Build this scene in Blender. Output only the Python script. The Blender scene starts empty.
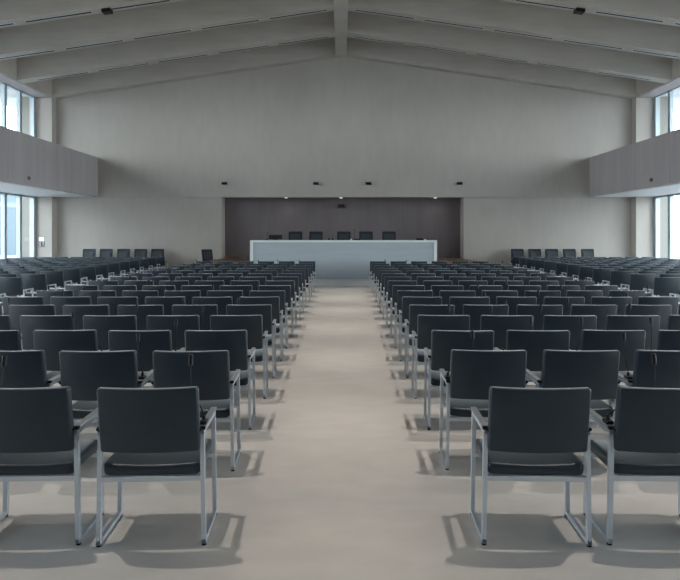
import bpy, bmesh, math, random
from mathutils import Vector, Matrix
random.seed(7)
scene = bpy.context.scene
COL = scene.collection

# ------------------------------------------------------------------ camera numbers (680 x 580 frame)
F, VX, VY, HC = 640.0, 341.0, 237.0, 1.607

# ------------------------------------------------------------------ materials
def new_mat(name):
    m = bpy.data.materials.new(name); m.use_nodes = True
    nt = m.node_tree
    return m, nt, nt.nodes['Principled BSDF']

def plain(name, col, rough=.5, metal=0.0, spec=.5):
    m, nt, b = new_mat(name)
    b.inputs['Base Color'].default_value = (*col, 1)
    b.inputs['Roughness'].default_value = rough
    b.inputs['Metallic'].default_value = metal
    b.inputs['Specular IOR Level'].default_value = spec
    return m

def mottled(name, c1, c2, scale=(1, 1, 1), nscale=2.0, rough=.7, bump=.0, bscale=30.0, detail=6.0, spec=.4, fine=None, rough2=None):
    """two-tone surface from stretched noise in object space, optional second finer grain and bump"""
    m, nt, b = new_mat(name)
    N, L = nt.nodes, nt.links
    tc = N.new('ShaderNodeTexCoord'); mp = N.new('ShaderNodeMapping')
    mp.inputs['Scale'].default_value = scale
    L.new(tc.outputs['Object'], mp.inputs['Vector'])
    n1 = N.new('ShaderNodeTexNoise'); n1.inputs['Scale'].default_value = nscale; n1.inputs['Detail'].default_value = detail
    L.new(mp.outputs['Vector'], n1.inputs['Vector'])
    cr = N.new('ShaderNodeValToRGB')
    cr.color_ramp.elements[0].position = .3; cr.color_ramp.elements[1].position = .7
    cr.color_ramp.elements[0].color = (*c1, 1); cr.color_ramp.elements[1].color = (*c2, 1)
    L.new(n1.outputs['Fac'], cr.inputs['Fac'])
    out = cr.outputs['Color']
    if fine:
        mp2 = N.new('ShaderNodeMapping'); mp2.inputs['Scale'].default_value = fine[0]
        L.new(tc.outputs['Object'], mp2.inputs['Vector'])
        n2 = N.new('ShaderNodeTexNoise'); n2.inputs['Scale'].default_value = fine[1]; n2.inputs['Detail'].default_value = 3
        L.new(mp2.outputs['Vector'], n2.inputs['Vector'])
        mr = N.new('ShaderNodeMapRange'); mr.inputs['To Min'].default_value = 1 - fine[2]; mr.inputs['To Max'].default_value = 1 + fine[2]
        mr.inputs['From Min'].default_value = .3; mr.inputs['From Max'].default_value = .7
        L.new(n2.outputs['Fac'], mr.inputs['Value'])
        mx = N.new('ShaderNodeMix'); mx.data_type = 'RGBA'; mx.blend_type = 'MULTIPLY'; mx.inputs[0].default_value = 1
        L.new(out, mx.inputs[6]); L.new(mr.outputs['Result'], mx.inputs[7])
        out = mx.outputs[2]
    L.new(out, b.inputs['Base Color'])
    b.inputs['Roughness'].default_value = rough
    b.inputs['Specular IOR Level'].default_value = spec
    if bump:
        n3 = N.new('ShaderNodeTexNoise'); n3.inputs['Scale'].default_value = bscale; n3.inputs['Detail'].default_value = 4
        L.new(mp.outputs['Vector'], n3.inputs['Vector'])
        bp = N.new('ShaderNodeBump'); bp.inputs['Strength'].default_value = bump; bp.inputs['Distance'].default_value = .02
        L.new(n3.outputs['Fac'], bp.inputs['Height']); L.new(bp.outputs['Normal'], b.inputs['Normal'])
    return m

def emitter(name, col, strength):
    m = bpy.data.materials.new(name); m.use_nodes = True
    nt = m.node_tree; nt.nodes.clear()
    e = nt.nodes.new('ShaderNodeEmission'); e.inputs[0].default_value = (*col, 1); e.inputs[1].default_value = strength
    o = nt.nodes.new('ShaderNodeOutputMaterial'); nt.links.new(e.outputs[0], o.inputs[0])
    return m

def glass_mat():
    m = bpy.data.materials.new('window_glass'); m.use_nodes = True
    nt = m.node_tree; nt.nodes.clear()
    t = nt.nodes.new('ShaderNodeBsdfTransparent'); t.inputs[0].default_value = (.93, .96, .97, 1)
    g = nt.nodes.new('ShaderNodeBsdfGlossy'); g.inputs['Roughness'].default_value = .02
    lw = nt.nodes.new('ShaderNodeLayerWeight'); lw.inputs['Blend'].default_value = .5
    pw = nt.nodes.new('ShaderNodeMath'); pw.operation = 'POWER'; pw.inputs[1].default_value = 5
    f = nt.nodes.new('ShaderNodeMath'); f.operation = 'MULTIPLY_ADD'; f.inputs[1].default_value = .5; f.inputs[2].default_value = .03
    nt.links.new(lw.outputs['Facing'], pw.inputs[0]); nt.links.new(pw.outputs[0], f.inputs[0])
    x = nt.nodes.new('ShaderNodeMixShader'); o = nt.nodes.new('ShaderNodeOutputMaterial')
    nt.links.new(f.outputs[0], x.inputs[0]); nt.links.new(t.outputs[0], x.inputs[1])
    nt.links.new(g.outputs[0], x.inputs[2]); nt.links.new(x.outputs[0], o.inputs[0])
    return m

M = {}
M['concrete'] = mottled('board_marked_concrete', (.355, .324, .287), (.395, .362, .322), (.5, 1, .35), .8, .75, .04, 14, fine=((1, 1, .25), 5, .025))
M['concrete_beam'] = mottled('precast_concrete', (.385, .352, .308), (.44, .403, .355), (.5, 1, 1), 1.4, .7, .05, 14, fine=((.08, 1, 1), 8, .04))
M['parapet'] = mottled('vertical_board_concrete', (.36, .325, .32), (.41, .372, .366), (1, 1, .12), 1.5, .75, .05, 14, fine=((1, 1, .03), 10, .06))
M['soffit'] = plain('white_soffit_paint', (.62, .62, .61), .6)
M['floor'] = mottled('pale_polished_stone', (.56, .54, .52), (.67, .615, .56), (.5, 1, 1), .55, .42, .0, 20, detail=8, spec=.4, fine=((.5, 1, 1), 6, .05))
M['platform'] = mottled('pale_grey_stone', (.60, .63, .65), (.66, .69, .71), (1, 1, 1), 2, .5)
M['recess'] = mottled('mauve_brown_plaster', (.135, .112, .112), (.16, .135, .134), (1, 1, .3), 1.5, .8, fine=((1, 1, .05), 8, .05))
M['wood'] = mottled('brown_timber', (.16, .085, .045), (.23, .125, .065), (.2, 3, 3), 3, .45)
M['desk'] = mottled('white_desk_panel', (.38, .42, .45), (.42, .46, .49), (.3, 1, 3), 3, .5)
M['desk_edge'] = plain('white_desk_edge', (.72, .73, .73), .4)
M['leather'] = mottled('dark_slate_leather', (.010, .020, .030), (.014, .027, .039), (1, 1, 1), 6, .40, .05, 260, spec=.5)
_b = M['leather'].node_tree.nodes['Principled BSDF']
_b.inputs['Sheen Weight'].default_value = .55; _b.inputs['Sheen Roughness'].default_value = .25; _b.inputs['Sheen Tint'].default_value = (1, .97, .93, 1)
M['seat_leather'] = M['leather'].copy(); M['seat_leather'].name = 'seat_leather'
M['seat_leather'].node_tree.nodes['Principled BSDF'].inputs['Sheen Weight'].default_value = 1.0
M['sensor'] = plain('sensor_grey', (.20, .19, .185), .6)
M['alu'] = plain('satin_aluminium', (.56, .61, .66), .42, .5)
M['armpad'] = plain('grey_arm_top', (.30, .31, .32), .5, .3)
M['black'] = plain('black_plastic', (.004, .004, .005), .5, 0, .25)
M['dark_grey'] = plain('dark_grey_plastic', (.015, .015, .017), .5, 0, .3)
M['exec'] = mottled('slate_office_fabric', (.014, .019, .023), (.02, .026, .031), (1, 1, 1), 8, .6, spec=.3)
M['exec_light'] = plain('slate_pad_trim', (.035, .043, .05), .6, 0, .3)
M['frame_metal'] = plain('window_aluminium', (.34, .40, .43), .45, .1)
M['frame_dark'] = plain('window_gasket', (.10, .12, .14), .5)
M['white'] = plain('white_plastic', (.75, .76, .77), .4)
M['led'] = emitter('lamp_lens', (1, .96, .9), 3)
M['glass'] = glass_mat()
M['ext_wall'] = plain('exterior_render', (.06, .085, .10), .8)
M['ext_band'] = plain('exterior_blue_glazing', (.02, .055, .07), .4)
M['ext_col'] = plain('exterior_concrete', (.17, .165, .145), .8)
M['ext_soffit'] = plain('exterior_soffit', (.30, .31, .31), .8)
M['ext_ground'] = plain('exterior_paving', (.20, .205, .21), .9)

# ------------------------------------------------------------------ mesh helpers
def box(bm, x0, x1, y0, y1, z0, z1, bev=0.0, seg=2):
    vs = [bm.verts.new(p) for p in ((x0, y0, z0), (x1, y0, z0), (x1, y1, z0), (x0, y1, z0), (x0, y0, z1), (x1, y0, z1), (x1, y1, z1), (x0, y1, z1))]
    fs = [bm.faces.new([vs[i] for i in f]) for f in ((0, 3, 2, 1), (4, 5, 6, 7), (0, 1, 5, 4), (1, 2, 6, 5), (2, 3, 7, 6), (3, 0, 4, 7))]
    if bev:
        es = list({e for f in fs for e in f.edges})
        bmesh.ops.bevel(bm, geom=es, offset=bev, segments=seg, affect='EDGES', profile=.5)
    return vs

def prism(bm, poly, y0, y1):
    """polygon in X,Z extruded along Y"""
    a = [bm.verts.new((x, y0, z)) for x, z in poly]; b = [bm.verts.new((x, y1, z)) for x, z in poly]
    bm.faces.new(a); bm.faces.new(b[::-1])
    n = len(poly)
    for i in range(n):
        bm.faces.new((a[i], b[i], b[(i + 1) % n], a[(i + 1) % n]))
    bmesh.ops.recalc_face_normals(bm, faces=bm.faces[:])

def bar(bm, p, q, w, d, up=(0, 1, 0)):
    """rectangular bar between two points: w across, d along the up hint"""
    p, q = Vector(p), Vector(q); t = (q - p).normalized(); u = Vector(up)
    s = t.cross(u).normalized(); u = s.cross(t).normalized()
    vs = []
    for c in (p, q):
        for a, b in ((-1, -1), (1, -1), (1, 1), (-1, 1)):
            vs.append(bm.verts.new(c + s * (a * w / 2) + u * (b * d / 2)))
    for f in ((0, 3, 2, 1), (4, 5, 6, 7), (0, 1, 5, 4), (1, 2, 6, 5), (2, 3, 7, 6), (3, 0, 4, 7)):
        bm.faces.new([vs[i] for i in f])
    bmesh.ops.recalc_face_normals(bm, faces=bm.faces[:])

def tube(bm, pts, r, n=8, r2=None):
    pts = [Vector(p) for p in pts]; rings = []
    for i, p in enumerate(pts):
        t = (pts[min(i + 1, len(pts) - 1)] - pts[max(i - 1, 0)]).normalized()
        a = t.cross(Vector((0, 0, 1)) if abs(t.z) < .9 else Vector((1, 0, 0))).normalized(); b = t.cross(a)
        rr = r if r2 is None else r + (r2 - r) * i / (len(pts) - 1)
        rings.append([bm.verts.new(p + a * (rr * math.cos(2 * math.pi * k / n)) + b * (rr * math.sin(2 * math.pi * k / n))) for k in range(n)])
    for u, v in zip(rings, rings[1:]):
        for k in range(n):
            bm.faces.new((u[k], u[(k + 1) % n], v[(k + 1) % n], v[k]))
    bm.faces.new(rings[0][::-1]); bm.faces.new(rings[-1])
    bmesh.ops.recalc_face_normals(bm, faces=bm.faces[:])

def cyl(bm, c, r, h, n=20, axis='Z', r2=None):
    mt = Matrix.Translation(c)
    if axis == 'Y': mt = mt @ Matrix.Rotation(math.pi / 2, 4, 'X')
    if axis == 'X': mt = mt @ Matrix.Rotation(math.pi / 2, 4, 'Y')
    bmesh.ops.create_cone(bm, cap_ends=True, segments=n, radius1=r, radius2=r if r2 is None else r2, depth=h, matrix=mt)

def mesh_obj(name, bm, mat, parent=None, smooth=False, kind=None):
    me = bpy.data.meshes.new(name); bm.to_mesh(me); bm.free()
    me.materials.append(mat)
    if smooth:
        me.polygons.foreach_set('use_smooth', [True] * len(me.polygons))
        try: me.set_sharp_from_angle(angle=math.radians(40))
        except Exception: pass
    o = bpy.data.objects.new(name, me); COL.objects.link(o)
    if parent is not None: o.parent = parent
    if kind: o['kind'] = kind
    return o

def boxes(name, lst, mat, parent=None, kind=None, bev=0.0):
    bm = bmesh.new()
    for b in lst: box(bm, *b, bev=bev)
    return mesh_obj(name, bm, mat, parent, kind=kind)

def struct(name, lst, mat): return boxes(name, lst, mat, kind='structure')

def tag(o, label, cat, group=None):
    o['label'] = label; o['category'] = cat
    if group: o['group'] = group
    return o

def thing(name, label, cat, loc=(0, 0, 0), rz=0, group=None):
    o = bpy.data.objects.new(name, None); COL.objects.link(o)
    o.empty_display_size = .1
    o.location = loc; o.rotation_euler = (0, 0, rz)
    return tag(o, label, cat, group)

KIDS = {}
def kids_of(o):
    return [c for c in COL.objects if c.parent == o]
def dup(root, loc, rz=0, label=None, group=None):
    if root.name not in KIDS:
        KIDS[root.name] = [(c, kids_of(c)) for c in kids_of(root)]
    r = root.copy(); COL.objects.link(r); r.location = loc; r.rotation_euler = (0, 0, rz)
    if label: r['label'] = label
    if group: r['group'] = group
    for c, gs in KIDS[root.name]:
        d = c.copy(); COL.objects.link(d); d.parent = r
        for g in gs:
            e = g.copy(); COL.objects.link(e); e.parent = d
    return r

ORD = 'first second third fourth fifth sixth seventh eighth ninth tenth eleventh twelfth thirteenth fourteenth fifteenth sixteenth'.split()

# ------------------------------------------------------------------ the room
XL, XR = -12.53, 12.84            # window walls
EL, ER = -11.9, 12.15             # inner faces of the eave beams
YN, YW = -8.0, 26.75              # rear wall, main end wall
H_EAVE, H_RIDGE = 7.37, 9.14
H_SOF = 3.27
def hb(x):                        # underside of the roof beams
    return H_RIDGE + (H_EAVE - H_RIDGE) * (x / EL if x < 0 else x / ER)
BD = 1.15                         # depth of the roof beams

struct('floor', [(XL - .1, XR + .1, YN - .1, 29.2, -.25, 0)], M['floor'])

bm = bmesh.new()                  # main upper end wall, from soffit height to roof
prism(bm, [(XL - .3, H_SOF), (XR + .3, H_SOF), (XR + .3, hb(ER) + BD), (0, H_RIDGE + BD + .2), (XL - .3, hb(EL) + BD)], YW, YW + .35)
mesh_obj('wall_end', bm, M['concrete'], kind='structure')
RL, RR = -5.0, 5.14              # the recess behind the stage
struct('wall_end_left', [(EL - .2, RL, YW + .08, YW + .5, 0, H_SOF)], M['concrete'])
struct('wall_end_right', [(RR, ER + .2, YW + .08, YW + .5, 0, H_SOF)], M['concrete'])
struct('wall_recess_left', [(RL - .3, RL, YW + .5, 27.6, 0, H_SOF)], M['concrete'])
struct('wall_recess_right', [(RR, RR + .3, YW + .5, 27.6, 0, H_SOF)], M['concrete'])
struct('wall_recess_back', [(RL - .3, RR + .3, 27.6, 27.9, 0, H_SOF + .3)], M['recess'])
struct('ceiling_recess', [(RL - .3, RR + .3, YW + .35, 27.8, H_SOF + .02, H_SOF + .3)], M['concrete'])

# end frame: two pilasters and a chevron beam standing proud of the end wall
struct('pilaster_left', [(XL - .3, EL, YW - .40, YW + .5, 0, 8.3)], M['concrete'])
struct('pilaster_right', [(ER, XR + .3, YW - .40, YW + .5, 0, 8.3)], M['concrete'])

def chevron(y0, y1, name):
    bm = bmesh.new()
    xl, xr = XL - .3, XR + .3
    prism(bm, [(EL, H_EAVE), (0, H_RIDGE), (ER, H_EAVE), (xr, H_EAVE), (xr, hb(ER) + BD), (0, H_RIDGE + BD), (xl, hb(EL) + BD), (xl, H_EAVE)], y0, y1)
    return mesh_obj(name, bm, M['concrete_beam'], kind='structure')
chevron(YW - .40, YW + .01, 'ceiling_beam')
BEAM_Y = [23.5, 20.7, 18.05] + [15.25 - 2.8 * i for i in range(8)]
for y in BEAM_Y: chevron(y, y + .52, 'ceiling_beam')

bm = bmesh.new()                  # roof slab over the beams
prism(bm, [(XL - .3, hb(EL) + BD - .02), (0, H_RIDGE + BD - .02), (XR + .3, hb(ER) + BD - .02), (XR + .3, hb(ER) + BD + .4), (0, H_RIDGE + BD + .4), (XL - .3, hb(EL) + BD + .4)], YN - .3, YW + .4)
mesh_obj('ceiling', bm, M['concrete_beam'], kind='structure')
struct('ceiling_ridge_beam', [(-.235, .235, YN, YW, H_RIDGE - .04, H_RIDGE + BD)], M['concrete_beam'])
for nm, x0, x1 in (('ceiling_eave_beam_left', XL - .3, EL), ('ceiling_eave_beam_right', ER, XR + .3)):
    struct(nm, [(x0, x1, YN, YW - .2, H_EAVE - .004, hb(EL) + BD)], M['concrete_beam'])
    struct(nm.replace('beam', 'soffit'), [(x0 + (.04 if x0 > 0 else 0), x1 - (.04 if x0 < 0 else 0), YN, YW - .42, H_EAVE - .03, H_EAVE - .006)], M['parapet'])
# side walls between and above the window bands, rear wall
struct('wall_left', [(XL - .3, XL, YN, YW - .3, H_SOF, 4.35)], M['concrete'])
struct('wall_right', [(XR, XR + .3, YN, YW - .3, H_SOF, 4.35)], M['concrete'])
YG = -5.0                           # the glazing starts here; behind it the side walls are solid
struct('wall_left_solid', [(XL - .3, XL, YN, YG, 0, H_SOF), (XL - .3, XL, YN, YG, 4.35, H_EAVE)], M['concrete'])
struct('wall_right_solid', [(XR, XR + .3, YN, YG, 0, H_SOF), (XR, XR + .3, YN, YG, 4.35, H_EAVE)], M['concrete'])
struct('wall_rear', [(XL - .3, XR + .3, YN - .3, YN, 0, 10.4)], M['recess'])

# balconies: slab with a tall solid parapet
BL, BR = -10.16, 10.39
struct('wall_balcony_left', [(BL - .16, BL, YN, YW, H_SOF + .02, 4.93)], M['parapet'])
struct('wall_balcony_right', [(BR, BR + .16, YN, YW, H_SOF + .02, 4.93)], M['parapet'])
struct('ceiling_balcony_left', [(XL, BL - .16, YN, YW, H_SOF, 3.62)], M['soffit'])
struct('ceiling_balcony_right', [(BR + .16, XR, YN, YW, H_SOF, 3.62)], M['soffit'])

# window bands
def window_band(name, x, s, z0, z1):
    """x: inner face of the wall, s: outward direction"""
    root = bpy.data.objects.new(name, None); COL.objects.link(root); root['kind'] = 'structure'
    y1 = YW - .42
    a, b = sorted((x + s * .02, x + s * .16))
    fr = [(a, b, YG, y1, z0, z0 + .07), (a, b, YG, y1, z1 - .07, z1)]
    dk = []
    y = y1
    i = 0
    while y > YG:
        fr.append((a, b, y - .06, y, z0, z1))
        fr.append((a, b, y - .17, y - .11, z0, z1))
        c, d = sorted((x + s * .05, x + s * .13))
        dk.append((c, d, y - .115, y - .055, z0 + .02, z1 - .02))
        y -= 1.14
    boxes('frame', fr, M['frame_metal'], root)
    boxes('gasket', dk, M['frame_dark'], root)
    c, d = sorted((x + s * .085, x + s * .095))
    boxes('glass', [(c, d, YG, y1, z0 + .05, z1 - .05)], M['glass'], root)
window_band('window_1', XL, -1, .02, H_SOF)
window_band('window_2', XL, -1, 4.35, H_EAVE)
window_band('window_3', XR, 1, .02, H_SOF)
window_band('window_4', XR, 1, 4.35, H_EAVE)

# stage inside the recess and the pale step in front of the desk
struct('floor_stage', [(RL, RR, 23.0, 27.6, 0, .70)], M['wood'])
struct('floor_step', [(-4.2, 4.35, 20.9, 23.0, 0, .15)], M['platform'])

# outdoors
struct('ground_outside', [(-90, XL - .3, -30, 130, -.3, -.05), (XR + .3, 90, -30, 130, -.3, -.05)], M['ext_ground'])
struct('roof_overhang_left', [(-15.6, XL - .3, YN, 36, 7.75, 8.05)], M['ext_soffit'])
struct('roof_overhang_right', [(XR + .3, 15.9, YN, 36, 7.75, 8.05)], M['ext_soffit'])
struct('column_outside_left', [(-14.0, -13.55, 28.0, 28.5, -.05, 7.75)], M['ext_col'])
struct('column_outside_right', [(13.85, 14.3, 28.0, 28.5, -.05, 7.75)], M['ext_col'])

nb = thing('building', 'long pale neighbouring building with a blue glazed band, outside the left windows', 'building', (-30, 48, -.05))
boxes('facade', [(-6, 0, -38, 42, 0, 5.6)], M['ext_wall'], nb)
boxes('glazed_band', [(-.1, .04, -38, 42, 4.35, 4.75)], M['ext_band'], nb)
boxes('parapet_cap', [(-6.1, .12, -38, 42, 5.6, 5.75)], M['white'], nb)

# ------------------------------------------------------------------ audience chair prototype (faces +Y, origin on the floor under the rear legs)
def rrect(a, b, r, n=4):
    """rounded rectangle outline, half sizes a, b"""
    r = min(r, a * .999, b * .999); out = []
    for cx, cy, t0 in ((a - r, b - r, 0), (-a + r, b - r, 90), (-a + r, -b + r, 180), (a - r, -b + r, 270)):
        for k in range(n):
            t = math.radians(t0 + 90 * k / (n - 1)); out.append((cx + r * math.cos(t), cy + r * math.sin(t)))
    return out

def slab(bm, hw, a, b, r, re, corner, fn, ncol=14):
    """padded slab lofted along X: section half sizes a (thickness) and b (height), edge radius r, end rounding re, corner radius in face view"""
    xs = []
    for k in range(6): xs.append(-hw + corner * (1 - math.cos(math.pi / 2 * k / 5)))
    for k in range(1, ncol): xs.append(-hw + corner + (2 * hw - 2 * corner) * k / ncol)
    for k in range(5, -1, -1): xs.append(hw - corner * (1 - math.cos(math.pi / 2 * k / 5)))
    rings = []
    for x in xs:
        d = hw - abs(x)
        bb = b - (corner - math.sqrt(max(0, corner ** 2 - (corner - d) ** 2)) if d < corner else 0)
        aa = a * (.35 + .65 * math.sqrt(max(0, 1 - (1 - d / re) ** 2)) if d < re else 1)
        rings.append([bm.verts.new(fn(x, u, v)) for u, v in rrect(aa, bb, min(r, aa * .95))])
    n = len(rings[0])
    for p, q in zip(rings, rings[1:]):
        for k in range(n): bm.faces.new((p[k], q[k], q[(k + 1) % n], p[(k + 1) % n]))
    bm.faces.new(rings[0]); bm.faces.new(rings[-1][::-1])
    bmesh.ops.recalc_face_normals(bm, faces=bm.faces[:])

def back_fn(x, u, v):
    z = .670 + v
    lean = -.005 - .065 * (z - .49) / .35
    return (x, lean + u - .036 * (1 - (x / .262) ** 2) , z)

def bm_backrest():
    bm = bmesh.new(); slab(bm, .255, .023, .171, .008, .010, .016, back_fn); return bm
def bm_seat():
    bm = bmesh.new()
    def fn(x, u, v):                                     # u thickness, v along depth
        y = .20 + v
        return (x, y, .402 + u - .014 * (1 - (x / .262) ** 2) * (1 if u > 0 else .4) + .012 * (y - .215))
    slab(bm, .254, .034, .205, .022, .02, .035, fn)
    return bm
def bm_side(s):
    bm = bmesh.new()
    X0, X1 = s * .271, s * .262
    bar(bm, (X0, 0, .012), (X1, 0, .60), .022, .030)                    # rear leg
    bar(bm, (X0, .36, .012), (X1, .36, .60), .022, .030)                # front leg
    bar(bm, (X0, -.015, .022), (X0, .375, .022), .022, .022, (0, 0, 1)) # floor runner
    bar(bm, (X1, -.015, .592), (X1, .375, .592), .022, .020, (0, 0, 1)) # arm rail
    return bm
def bm_arm(s):
    bm = bmesh.new(); x = s * .262
    box(bm, x - .017, x + .017, .0, .38, .602, .6205, .005); return bm
def bm_armcap(s):
    bm = bmesh.new(); x = s * .262
    box(bm, x - .018, x + .018, -.022, .004, .604, .621, .004)
    box(bm, min(s * .235, s * .262), max(s * .235, s * .262), -.040, -.012, .605, .616)   # bracket to the back
    return bm
def bm_rail(y, z):
    bm = bmesh.new()
    box(bm, -.262, .262, y - .015, y + .015, z, z + .026, .003)
    return bm
def bm_glide(s, y):
    bm = bmesh.new(); cyl(bm, (s * .271, y, .006), .0125, .012, 12); return bm

def make_chair(name, detailed):
    t = thing(name, 'x', 'chair')
    mesh_obj('backrest', bm_backrest(), M['leather'], t, True)
    mesh_obj('seat', bm_seat(), M['seat_leather'], t, True)
    for s in (-1, 1):
        bm = bm_side(s)
        mesh_obj('side_frame', bm, M['alu'], t)
        if detailed:
            mesh_obj('armrest', bm_arm(s), M['armpad'], t, True)
            mesh_obj('arm_end_cap', bm_armcap(s), M['black'], t, True)
            for y in (.0, .36): mesh_obj('glide', bm_glide(s, y), M['black'], t, True)
    mesh_obj('seat_rail', bm_rail(.003, .337), M['alu'], t)
    if detailed: mesh_obj('seat_rail', bm_rail(.35, .340), M['alu'], t)
    return t

chair_near = make_chair('audience_armchair', True)
chair_far = make_chair('audience_armchair', False)
FIRST = {chair_near.name: True, chair_far.name: True}
def place_chair(proto, x, y, rz, label, group):
    if FIRST[proto.name]:
        if proto.name not in KIDS: KIDS[proto.name] = [(c, kids_of(c)) for c in kids_of(proto)]
        FIRST[proto.name] = False
        proto.location = (x, y, 0); proto.rotation_euler = (0, 0, rz); proto['label'] = label; proto['group'] = group
        return proto
    return dup(proto, (x, y, 0), rz, label, group)

# centre blocks, sixteen rows of six either side of the aisle
ZR = [3.335, 4.40, 5.34, 6.34, 7.30, 8.27, 9.22, 10.2, 11.3, 12.4, 13.5, 14.65, 15.8, 17.15, 18.55, 20.3]
R_EDGE = [490, 451.5, 431.5, 418, 409.3, 402.3, 397.4, 392.6, 388, 384.7, 381.5, 378.9, 377, 374.5, 372, 370]
L_EDGE = [198, 229, 247, 262, 271.5, 279.4, 285, 290.7, 294.7, 298.6, 302, 305, 308.5, 310.7, 312.7, 315.2]
PITCH = [.657, .627, .624, .617, .612, .606, .606, .612, .62, .624, .627, .632, .636, .642, .646, .65]
ROWS = {}
for side, s, edge in (('left', -1, L_EDGE), ('right', 1, R_EDGE)):
    for r in range(16):
        zb = ZR[r] - .07
        x0 = (edge[r] - VX) * zb / F + s * .257
        xs = []; ROW_OBJ = []
        for k in range(6):
            x = x0 + s * PITCH[r] * k
            if abs(x) - .30 > .545 * (ZR[r] + .4): break
            xs.append(x)
            rz = -s * .04 + (random.uniform(-.010, .010) if r else 0)
            dy = random.uniform(-.015, .015) if r else 0
            ROW_OBJ.append(place_chair(chair_near if r < 7 else chair_far, x, ZR[r] + dy, rz,
                        f'black padded armchair, {ORD[r]} row from the camera, {ORD[k]} seat from the centre aisle, {side} block',
                        f'audience chairs in the {side} centre block'))
        ROWS[(side, r)] = xs
        if r < 4:                                        # pale plates that link each chair to the next
            for k, o in enumerate(ROW_OBJ):
                if k + 1 >= len(ROW_OBJ): break
                g = PITCH[r] / 2
                a, b = sorted((s * .264, s * (2 * g - .284)))
                boxes('link_plate', [(a, b, .0, .10, .555, .588)], M['soffit'], o)

# window-side blocks, beyond the side aisles
SIDE_PX_L = [8.6, 35.5, 58, 74, 89, 104, 115.5, 126.6, 136, 145, 153.5, 161, 169]
SIDE_PX_R = [667.5, 641, 619, 600.6, 584, 571, 560, 549, 538.5, 530, 522, 515, 508]
for side, s, px in (('left', -1, SIDE_PX_L), ('right', 1, SIDE_PX_R)):
    for r in range(13):
        z = 11.5 + 1.13 * r                         # front edge of the arm
        x0 = (px[r] - VX) * z / F + s * .30
        for k in range(10):
            x = x0 + s * .62 * k
            if abs(x) - .28 > .536 * z or abs(x) > 12.15: break
            place_chair(chair_far, x, z - .4 + random.uniform(-.02, .02), random.uniform(-.015, .015),
                        f'black padded armchair, {side} window block, {ORD[r]} row from the camera, {ORD[k]} from its aisle',
                        f'audience chairs in the {side} window block')

# ------------------------------------------------------------------ gooseneck microphones clipped to chair arms
def make_mic(lean_x, h, lean_y=.03):
    """base at the origin"""
    t = thing('gooseneck_microphone', 'x', 'microphone')
    bm = bmesh.new(); box(bm, -.020, .020, -.03, .03, 0, .020, .005); cyl(bm, (0, 0, .03), .009, .03, 12)
    mesh_obj('base', bm, M['dark_grey'], t, True)
    pts = []
    for i in range(15):
        q = i / 14; g = min(1, q / .6); pts.append((lean_x * g * g * (3 - 2 * g), lean_y * q, .03 + (h - .08) * q))
    bm = bmesh.new(); tube(bm, pts, .0035, 8); mesh_obj('stem', bm, M['black'], t, True)
    p = Vector(pts[-1]); d = (p - Vector(pts[-2])).normalized()
    bm = bmesh.new(); tube(bm, [p - d * .004, p + d * .006, p + d * .028, p + d * .045, p + d * .052], .013, 10)
    mesh_obj('capsule', bm, M['black'], t, True)
    return t
# (block, row, pixel x of the capsule, pixel y): read where they show clearly
MICS = [('left', 0, 4, 360), ('left', 0, 190.7, 358.7), ('right', 0, 654, 358), ('left', 1, 138, 336.5), ('right', 1, 472.6, 334), ('right', 1, 624, 336),
        ('left', 2, 73, 315), ('left', 2, 176, 322), ('right', 2, 531, 319.5), ('right', 2, 581.5, 320), ('right', 2, 651, 320),
        ('left', 3, 136.7, 307), ('left', 3, 203, 308), ('right', 3, 449, 307), ('right', 3, 491, 308), ('right', 3, 541, 307), ('right', 3, 630, 306)]
mic_n = {}
MZ = .622
def mic_label(side, r, k):
    return f'black gooseneck microphone on a chair arm, {side} block, {ORD[r]} row, {ORD[k]} seat from aisle'
def add_mic(side, r, seat, bx, by, lean, h, proto=None):
    t = make_mic(lean, h) if proto is None else dup(proto, (0, 0, 0))
    t.location = (bx, by, MZ)
    return tag(t, mic_label(side, r, seat), 'microphone', 'gooseneck microphones on the chair arms')
used = set()
for side, r, px, py in MICS:
    y = ZR[r] + .05
    xw = (px - VX) * (y + .03) / F
    cand = sorted((abs(x + e * .262 - xw), k, x + e * .262) for k, x in enumerate(ROWS[(side, r)]) for e in (-1, 1) if (side, r, k) not in used)
    _, k, bx = cand[0]; used.add((side, r, k))
    add_mic(side, r, k, bx, y, xw - bx, HC - (py - VY) * (y + .03) / F - MZ + .02)
mic_protos = [make_mic(l, h) for l, h in ((-.03, .27), (.06, .29), (.0, .25), (.10, .28), (-.08, .28))]
first_use = set()
for side in ('left', 'right'):
    for r in range(4, 16):
        n = len(ROWS[(side, r)])
        for k in range(n):
            if random.random() < .5: continue
            s = -1 if side == 'left' else 1
            i = random.randrange(5); p = mic_protos[i]
            bx = ROWS[(side, r)][k] + s * .262
            y = ZR[r] + .05
            if i not in first_use:
                first_use.add(i); KIDS[p.name] = [(c, kids_of(c)) for c in kids_of(p)]
                p.location = (bx, y, MZ)
                tag(p, mic_label(side, r, k), 'microphone', 'gooseneck microphones on the chair arms')
            else:
                add_mic(side, r, k, bx, y, 0, 0, p)

# ------------------------------------------------------------------ the desk on the stage front
D0, D1, DY = -3.13, 3.30, 22.0
desk = thing('panel_desk', 'long white panel desk on the pale step in front of the recess', 'desk', ((D0 + D1) / 2, DY, .15))
hw = (D1 - D0) / 2; DH = 1.345
boxes('desk_top', [(-hw, hw, 0, .85, DH - .075, DH)], M['desk_edge'], desk, bev=.006)
for s in (-1, 1): boxes('side_panel', [(min(s * hw, s * (hw - .10)), max(s * hw, s * (hw - .10)), 0, .85, 0, DH - .075)], M['desk_edge'], desk, bev=.004)
boxes('front_panel', [(-hw + .10, hw - .10, .07, .11, 0, DH - .075)], M['desk'], desk)

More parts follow.
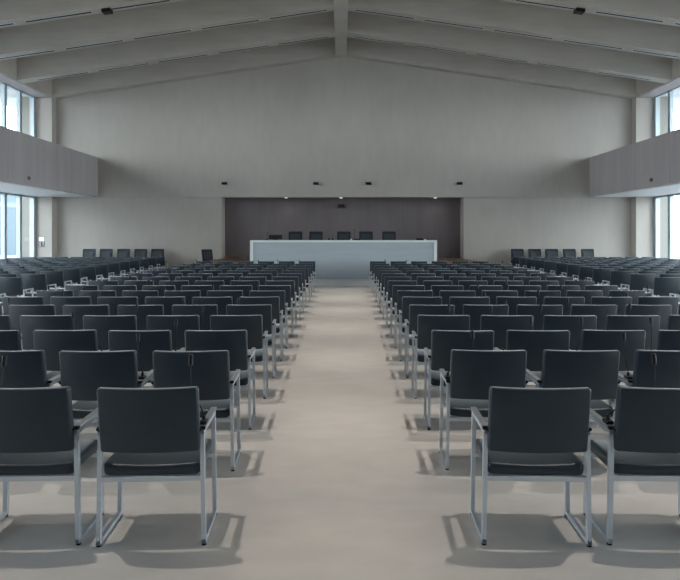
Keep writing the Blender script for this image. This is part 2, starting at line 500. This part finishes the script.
# ------------------------------------------------------------------ high-backed office armchairs
def make_exec():
    t = thing('conference_chair', 'x', 'chair')
    def fn(x, u, v):
        z = .80 + v
        return (x, .22 + u + .10 * (z - .5) / .6 + .025 * (1 - (x / .25) ** 2), z)
    bm = bmesh.new(); slab(bm, .262, .03, .32, .02, .02, .04, fn); b = mesh_obj('backrest', bm, M['exec'], t, True)
    bm = bmesh.new()
    def fn2(x, u, v): return (x, .175 + u + .10 * (.80 + v - .5) / .6 + .025 * (1 - (x / .25) ** 2), .80 + v)
    slab(bm, .19, .012, .21, .01, .01, .03, fn2)
    mesh_obj('back_pad', bm, M['exec_light'], b, True)
    def fn3(x, u, v): return (x, v, .46 + u)
    bm = bmesh.new(); slab(bm, .25, .045, .24, .03, .03, .06, fn3); mesh_obj('seat', bm, M['exec'], t, True)
    for s in (-1, 1):
        bm = bmesh.new()
        tube(bm, [(s * .27, .20, .45), (s * .275, .24, .60), (s * .275, .18, .66), (s * .275, -.12, .66), (s * .275, -.16, .60), (s * .26, -.10, .45)], .018, 8)
        mesh_obj('armrest', bm, M['black'], t, True)
    bm = bmesh.new(); cyl(bm, (0, 0, .26), .028, .34, 16); mesh_obj('column', bm, M['alu'], t, True)
    for k in range(5):
        a = math.radians(90 + 72 * k)
        bm = bmesh.new(); tube(bm, [(0, 0, .10), (.30 * math.cos(a), .30 * math.sin(a), .055)], .024, 8, .014)
        cyl(bm, (.30 * math.cos(a), .30 * math.sin(a), .028), .028, .03, 12, 'X')
        mesh_obj('leg', bm, M['alu'], t, True)
    return t
exec0 = make_exec()
KIDS[exec0.name] = [(c, kids_of(c)) for c in kids_of(exec0)]
first = True
def place_exec(x, y, z, rz, label, group=None):
    global first
    if first:
        first = False; o = exec0; o.location = (x, y, z); o.rotation_euler = (0, 0, rz); o['label'] = label
        if group: o['group'] = group
        return o
    return dup(exec0, (x, y, z), rz, label, group)
NUM5 = ['first', 'second', 'third', 'fourth', 'fifth']
for k, px in enumerate((295.5, 316, 344, 366, 389)):
    y = 24.35
    place_exec((px - VX) * (y + .3) / F, y, .70, 0, f'dark high-backed conference chair behind the white desk, {NUM5[k]} from the left', 'conference chairs behind the desk')
for k, px in enumerate((89.2, 106.1, 123.5, 140.7, 157.8)):
    y = 26.0
    place_exec((px - VX) * (y + .3) / F, y, 0, random.uniform(-.03, .03), f'dark high-backed conference chair against the left end wall, {NUM5[k]} from the left', 'conference chairs along the left end wall')
for k, px in enumerate((517.2, 534.5, 551.5, 569.2, 587.5)):
    y = 26.0
    place_exec((px - VX) * (y + .3) / F, y, 0, random.uniform(-.03, .03), f'dark high-backed conference chair against the right end wall, {NUM5[k]} from the left', 'conference chairs along the right end wall')
place_exec((212 - VX) * 25.2 / F, 25.2, 0, math.radians(52), 'dark high-backed conference chair turned sideways, alone beside the brown recess')

# ------------------------------------------------------------------ small things on the desk
DT = .15 + DH
def on_desk(px, dy=.45): return ((px - VX) * (DY + dy) / F, DY + dy, DT)
t = thing('desk_monitor', 'low dark flat screen standing at the left end of the white desk', 'monitor', on_desk(275.5, .5))
bm = bmesh.new(); box(bm, -.24, .24, -.012, .012, .035, .19, .004); s_ = mesh_obj('screen_panel', bm, M['dark_grey'], t)
s_.rotation_euler = (math.radians(-12), 0, 0)
bm = bmesh.new(); box(bm, -.12, .12, -.08, .08, 0, .014, .003); box(bm, -.03, .03, -.015, .015, .01, .06); mesh_obj('stand', bm, M['black'], t)
def desk_mic(px, h, lean, label):
    t = thing('desk_microphone', label, 'microphone', on_desk(px, .62), 0, 'microphones on the white desk')
    bm = bmesh.new(); box(bm, -.05, .05, -.06, .06, 0, .03, .006); mesh_obj('base', bm, M['black'], t)
    pts = [(lean * (i / 6) ** 1.4, .04 * i / 6, .03 + (h - .05) * i / 6) for i in range(7)]
    bm = bmesh.new(); tube(bm, pts, .006, 8); mesh_obj('stem', bm, M['black'], t, True)
    p = Vector(pts[-1]); bm = bmesh.new(); tube(bm, [p, p + Vector((0, 0, .05))], .015, 10); mesh_obj('capsule', bm, M['black'], t, True)
desk_mic(267.0, .26, .0, 'thin desk microphone in front of the low dark screen')
desk_mic(354.4, .36, .0, 'thin desk microphone between the third and fourth chairs behind the desk')
def small_box(px, w, h, label, mat, nm='conference_unit', cat='device'):
    t = thing(nm, label, cat, on_desk(px, .3), 0, 'small devices on the white desk')
    bm = bmesh.new(); vs = box(bm, -w / 2, w / 2, -.09, .09, 0, h, .008)
    mesh_obj('body', bm, mat, t)
    bm = bmesh.new(); box(bm, -w * .35, w * .35, -.02, .07, h - .002, h + .012, .003); mesh_obj('keypad', bm, M['dark_grey'], t)
small_box(329, .06, .07, 'small black unit on the desk, beside the second chair, with a twin', M['black'])
small_box(332.6, .06, .06, 'small black unit on the desk just left of the middle chair', M['black'])
small_box(357, .22, .035, 'flat black unit lying on the desk under the middle microphone', M['black'])
small_box(351, .05, .05, 'tiny white unit on the desk in front of the middle chair', M['white'])
small_box(419.5, .24, .055, 'wide black unit lying near the right end of the white desk', M['black'])
small_box(425, .05, .045, 'tiny white unit at the right end of the desk', M['white'])

# low timber hand rails on the stage either side of the desk
def rail(x, y, rz, label):
    t = thing('stage_handrail', label, 'handrail', (x, y, .70), rz)
    bm = bmesh.new(); tube(bm, [(-.45, 0, .12), (.45, 0, .26)], .022, 8); mesh_obj('top_bar', bm, M['wood'], t, True)
    for px_, h in ((-.36, .13), (.36, .24)):
        bm = bmesh.new(); tube(bm, [(px_, 0, 0), (px_, 0, h)], .018, 8); mesh_obj('post', bm, M['wood'], t, True)
rail(-4.15, 25.2, 0, 'low brown timber handrail on the stage, left of the white desk')

# ------------------------------------------------------------------ fittings on walls and ceiling
for k, px in enumerate((225, 316, 368.5, 459)):
    x = (px - VX) * YW / F
    t = thing('wall_spotlight', f'small black spotlight fixed above the recess, {NUM5[k]} of four from the left', 'spotlight', (x, YW, 3.84), 0, 'black wall spotlights')
    bm = bmesh.new(); box(bm, -.05, .05, -.03, 0, -.05, .05, .004); mesh_obj('wall_plate', bm, M['black'], t)
    bm = bmesh.new(); cyl(bm, (0, -.12, 0), .055, .22, 16, 'X'); mesh_obj('lamp_head', bm, M['black'], t, True)
    bm = bmesh.new(); cyl(bm, (0, -.05, 0), .02, .06, 10, 'Y'); mesh_obj('arm', bm, M['black'], t, True)
t = thing('wall_camera', 'black box camera high on the brown recess wall, above the desk', 'camera', (0, 27.6, 2.95))
bm = bmesh.new(); box(bm, -.13, .13, -.22, -.04, -.08, .08, .015); mesh_obj('housing', bm, M['black'], t)
bm = bmesh.new(); box(bm, -.05, .05, -.05, 0, -.05, .05); mesh_obj('bracket', bm, M['dark_grey'], t)
bm = bmesh.new(); cyl(bm, (0, -.23, 0), .04, .03, 16, 'Y'); mesh_obj('lens', bm, M['dark_grey'], t, True)

def add_lamp(name, loc, power, size, angle, parent=None, col=(1, .95, .88), blend=.6):
    ld = bpy.data.lights.new(name, 'SPOT'); ld.energy = power; ld.shadow_soft_size = size
    ld.spot_size = math.radians(angle); ld.spot_blend = blend; ld.color = col
    o = bpy.data.objects.new(name, ld); COL.objects.link(o); o.location = loc
    if parent: o.parent = parent
    return o
for k, px in enumerate((286, 341, 435.5)):
    x = (px - VX) * 27.15 / F
    t = thing('recess_downlight', f'small lit round downlight in the recess ceiling, {NUM5[k]} of three from the left', 'downlight', (x, 27.22, H_SOF + .02), 0, 'recess downlights')
    bm = bmesh.new(); cyl(bm, (0, 0, -.008), .085, .02, 24); mesh_obj('trim_ring', bm, M['white'], t, True)
    bm = bmesh.new(); cyl(bm, (0, 0, -.02), .065, .012, 24); mesh_obj('lens', bm, M['led'], t, True)
    add_lamp('recess_lamp', (0, 0, -.06), 4, .06, 120, t)

for side, x, s, z in (('left', BL, 1, 20.8), ('right', BR, -1, 21.4)):
    t = thing('wall_sensor', f'small grey round sensor on the {side} balcony parapet', 'sensor', (x, z, 3.52))
    bm = bmesh.new(); cyl(bm, (s * .02, 0, 0), .07, .04, 20, 'X'); mesh_obj('housing', bm, M['sensor'], t, True)
    bm = bmesh.new(); cyl(bm, (s * .045, 0, 0), .03, .012, 16, 'X'); mesh_obj('lens', bm, M['dark_grey'], t, True)

t = thing('wall_intercom', 'white and grey control panel on the pilaster by the left windows', 'control panel', (-12.32, YW - .40, 1.45))
boxes('upper_plate', [(-.11, .11, -.03, 0, .0, .15)], M['white'], t, bev=.005)
boxes('lower_plate', [(-.05, .11, -.04, 0, -.24, -.03)], M['armpad'], t, bev=.005)
boxes('handset', [(.0, .035, -.075, -.04, -.22, -.05)], M['dark_grey'], t, bev=.006)

for side, x0, x1 in (('left', EL, 0), ('right', 0, ER)):
    s = -1 if side == 'left' else 1
    for bi, y in enumerate(BEAM_Y[:4]):
        for k in range(5):
            half = abs(EL if s < 0 else ER)
            xa, xb = half * (.035 + .188 * k), half * (.035 + .188 * k + .165)
            t = thing('ceiling_light_slot', f'dark slot light, {side} roof slope, {ORD[bi]} beam from end wall, {ORD[k]} from ridge', 'slot light', (0, y + .30, 0), 0, f'slot lights on the {side} roof slope')
            xm = s * (xa + xb) / 2; t.location = (xm, y + .33, hb(xm)); 
            sl = math.atan2(hb(s * xb) - hb(s * xa), s * (xb - xa)); t.rotation_euler = (0, -sl, 0)
            L = (xb - xa) / 2
            boxes('trim_frame', [(-L, L, -.062, -.05, -.008, .01), (-L, L, .05, .062, -.008, .01), (-L, -L + .02, -.05, .05, -.008, .01), (L - .02, L, -.05, .05, -.008, .01)], M['alu'], t)
            boxes('dark_insert', [(-L + .02, L - .02, -.05, .05, -.004, .01)], M['black'], t)
for side, x in (('left', -6.72), ('right', 6.85)):
    y = BEAM_Y[2] + .33
    t = thing('ceiling_speaker', f'black square speaker under the third roof beam, {side} slope', 'speaker', (x, y, hb(x)))
    t.rotation_euler = (0, math.atan2(.141, 1) * (-1 if x < 0 else 1), 0)
    boxes('housing', [(-.13, .13, -.13, .13, -.10, .0)], M['black'], t, bev=.01)
    boxes('grille', [(-.10, .10, -.10, .10, -.108, -.098)], M['dark_grey'], t)

# recessed can lights under the roof beams that light the seats
for y in BEAM_Y[2:8]:
    for x in (-3.0, 3.0):
        side = 'left' if x < 0 else 'right'
        i = BEAM_Y.index(y)
        t = thing('ceiling_downlight', f'lit can downlight under the roof beams, {side} slope, {ORD[i]} beam from the end wall', 'downlight', (x, y + .14, hb(x)), 0, 'can downlights under the roof beams')
        bm = bmesh.new()
        o_, i_ = [], []
        for z in (-.12, .02):
            o_.append([bm.verts.new((.10 * math.cos(k * math.pi / 12), .10 * math.sin(k * math.pi / 12), z)) for k in range(24)])
            i_.append([bm.verts.new((.088 * math.cos(k * math.pi / 12), .088 * math.sin(k * math.pi / 12), z)) for k in range(24)])
        for k in range(24):
            j = (k + 1) % 24
            bm.faces.new((o_[0][k], o_[0][j], o_[1][j], o_[1][k])); bm.faces.new((i_[0][j], i_[0][k], i_[1][k], i_[1][j])); bm.faces.new((o_[0][j], o_[0][k], i_[0][k], i_[0][j]))
        mesh_obj('can', bm, M['black'], t, True)
        bm = bmesh.new(); cyl(bm, (0, 0, -.005), .085, .01, 24); mesh_obj('lens', bm, M['led'], t, True)
        add_lamp('can_lamp', (0, 0, -.125), 780, .08, 52, t, (1, .93, .85), .5)

# ------------------------------------------------------------------ daylight
w = bpy.data.worlds.new('overcast_sky'); scene.world = w; w.use_nodes = True
nt = w.node_tree; bg = nt.nodes['Background']
tc = nt.nodes.new('ShaderNodeTexCoord'); sp = nt.nodes.new('ShaderNodeSeparateXYZ'); cr = nt.nodes.new('ShaderNodeValToRGB')
nt.links.new(tc.outputs['Generated'], sp.inputs[0]); nt.links.new(sp.outputs['Z'], cr.inputs['Fac'])
cr.color_ramp.elements[0].position = 0; cr.color_ramp.elements[0].color = (.90, .96, 1, 1)
cr.color_ramp.elements[1].position = 1; cr.color_ramp.elements[1].color = (.75, .86, 1, 1)
nt.links.new(cr.outputs['Color'], bg.inputs['Color']); bg.inputs['Strength'].default_value = 13.0

# portals in the window openings tell the renderer where the sky comes in
def portal(x, s, z0, z1):
    ld = bpy.data.lights.new('daylight_opening', 'AREA'); ld.shape = 'RECTANGLE'
    ld.size = YW - .3 - YG; ld.size_y = z1 - z0; ld.cycles.is_portal = True
    o = bpy.data.objects.new('daylight_opening', ld); COL.objects.link(o)
    o.location = (x, (YW - .3 + YG) / 2, (z0 + z1) / 2)
    o.rotation_euler = (math.pi / 2, 0, -math.pi / 2 if s < 0 else math.pi / 2)
for z0, z1 in ((.05, H_SOF), (4.4, H_EAVE)):
    portal(XL - .25, -1, z0, z1); portal(XR + .25, 1, z0, z1)

# ------------------------------------------------------------------ camera and view
cd = bpy.data.cameras.new('camera'); cam = bpy.data.objects.new('camera', cd); COL.objects.link(cam)
cam.location = (0, 0, HC); cam.rotation_euler = (math.pi / 2, 0, 0)
cd.sensor_fit = 'HORIZONTAL'; cd.sensor_width = 36; cd.lens = 36 * F / 680
cd.shift_x = -(VX - 340) / 680; cd.shift_y = -(290 - VY) / 680
cd.clip_end = 400
scene.camera = cam
vs = scene.view_settings
vs.view_transform = 'Standard'; vs.look = 'None'; vs.gamma = 1; vs.use_curve_mapping = False; vs.exposure = 0
scene.cycles.max_bounces = 10; scene.cycles.diffuse_bounces = 6; scene.cycles.use_denoising = True
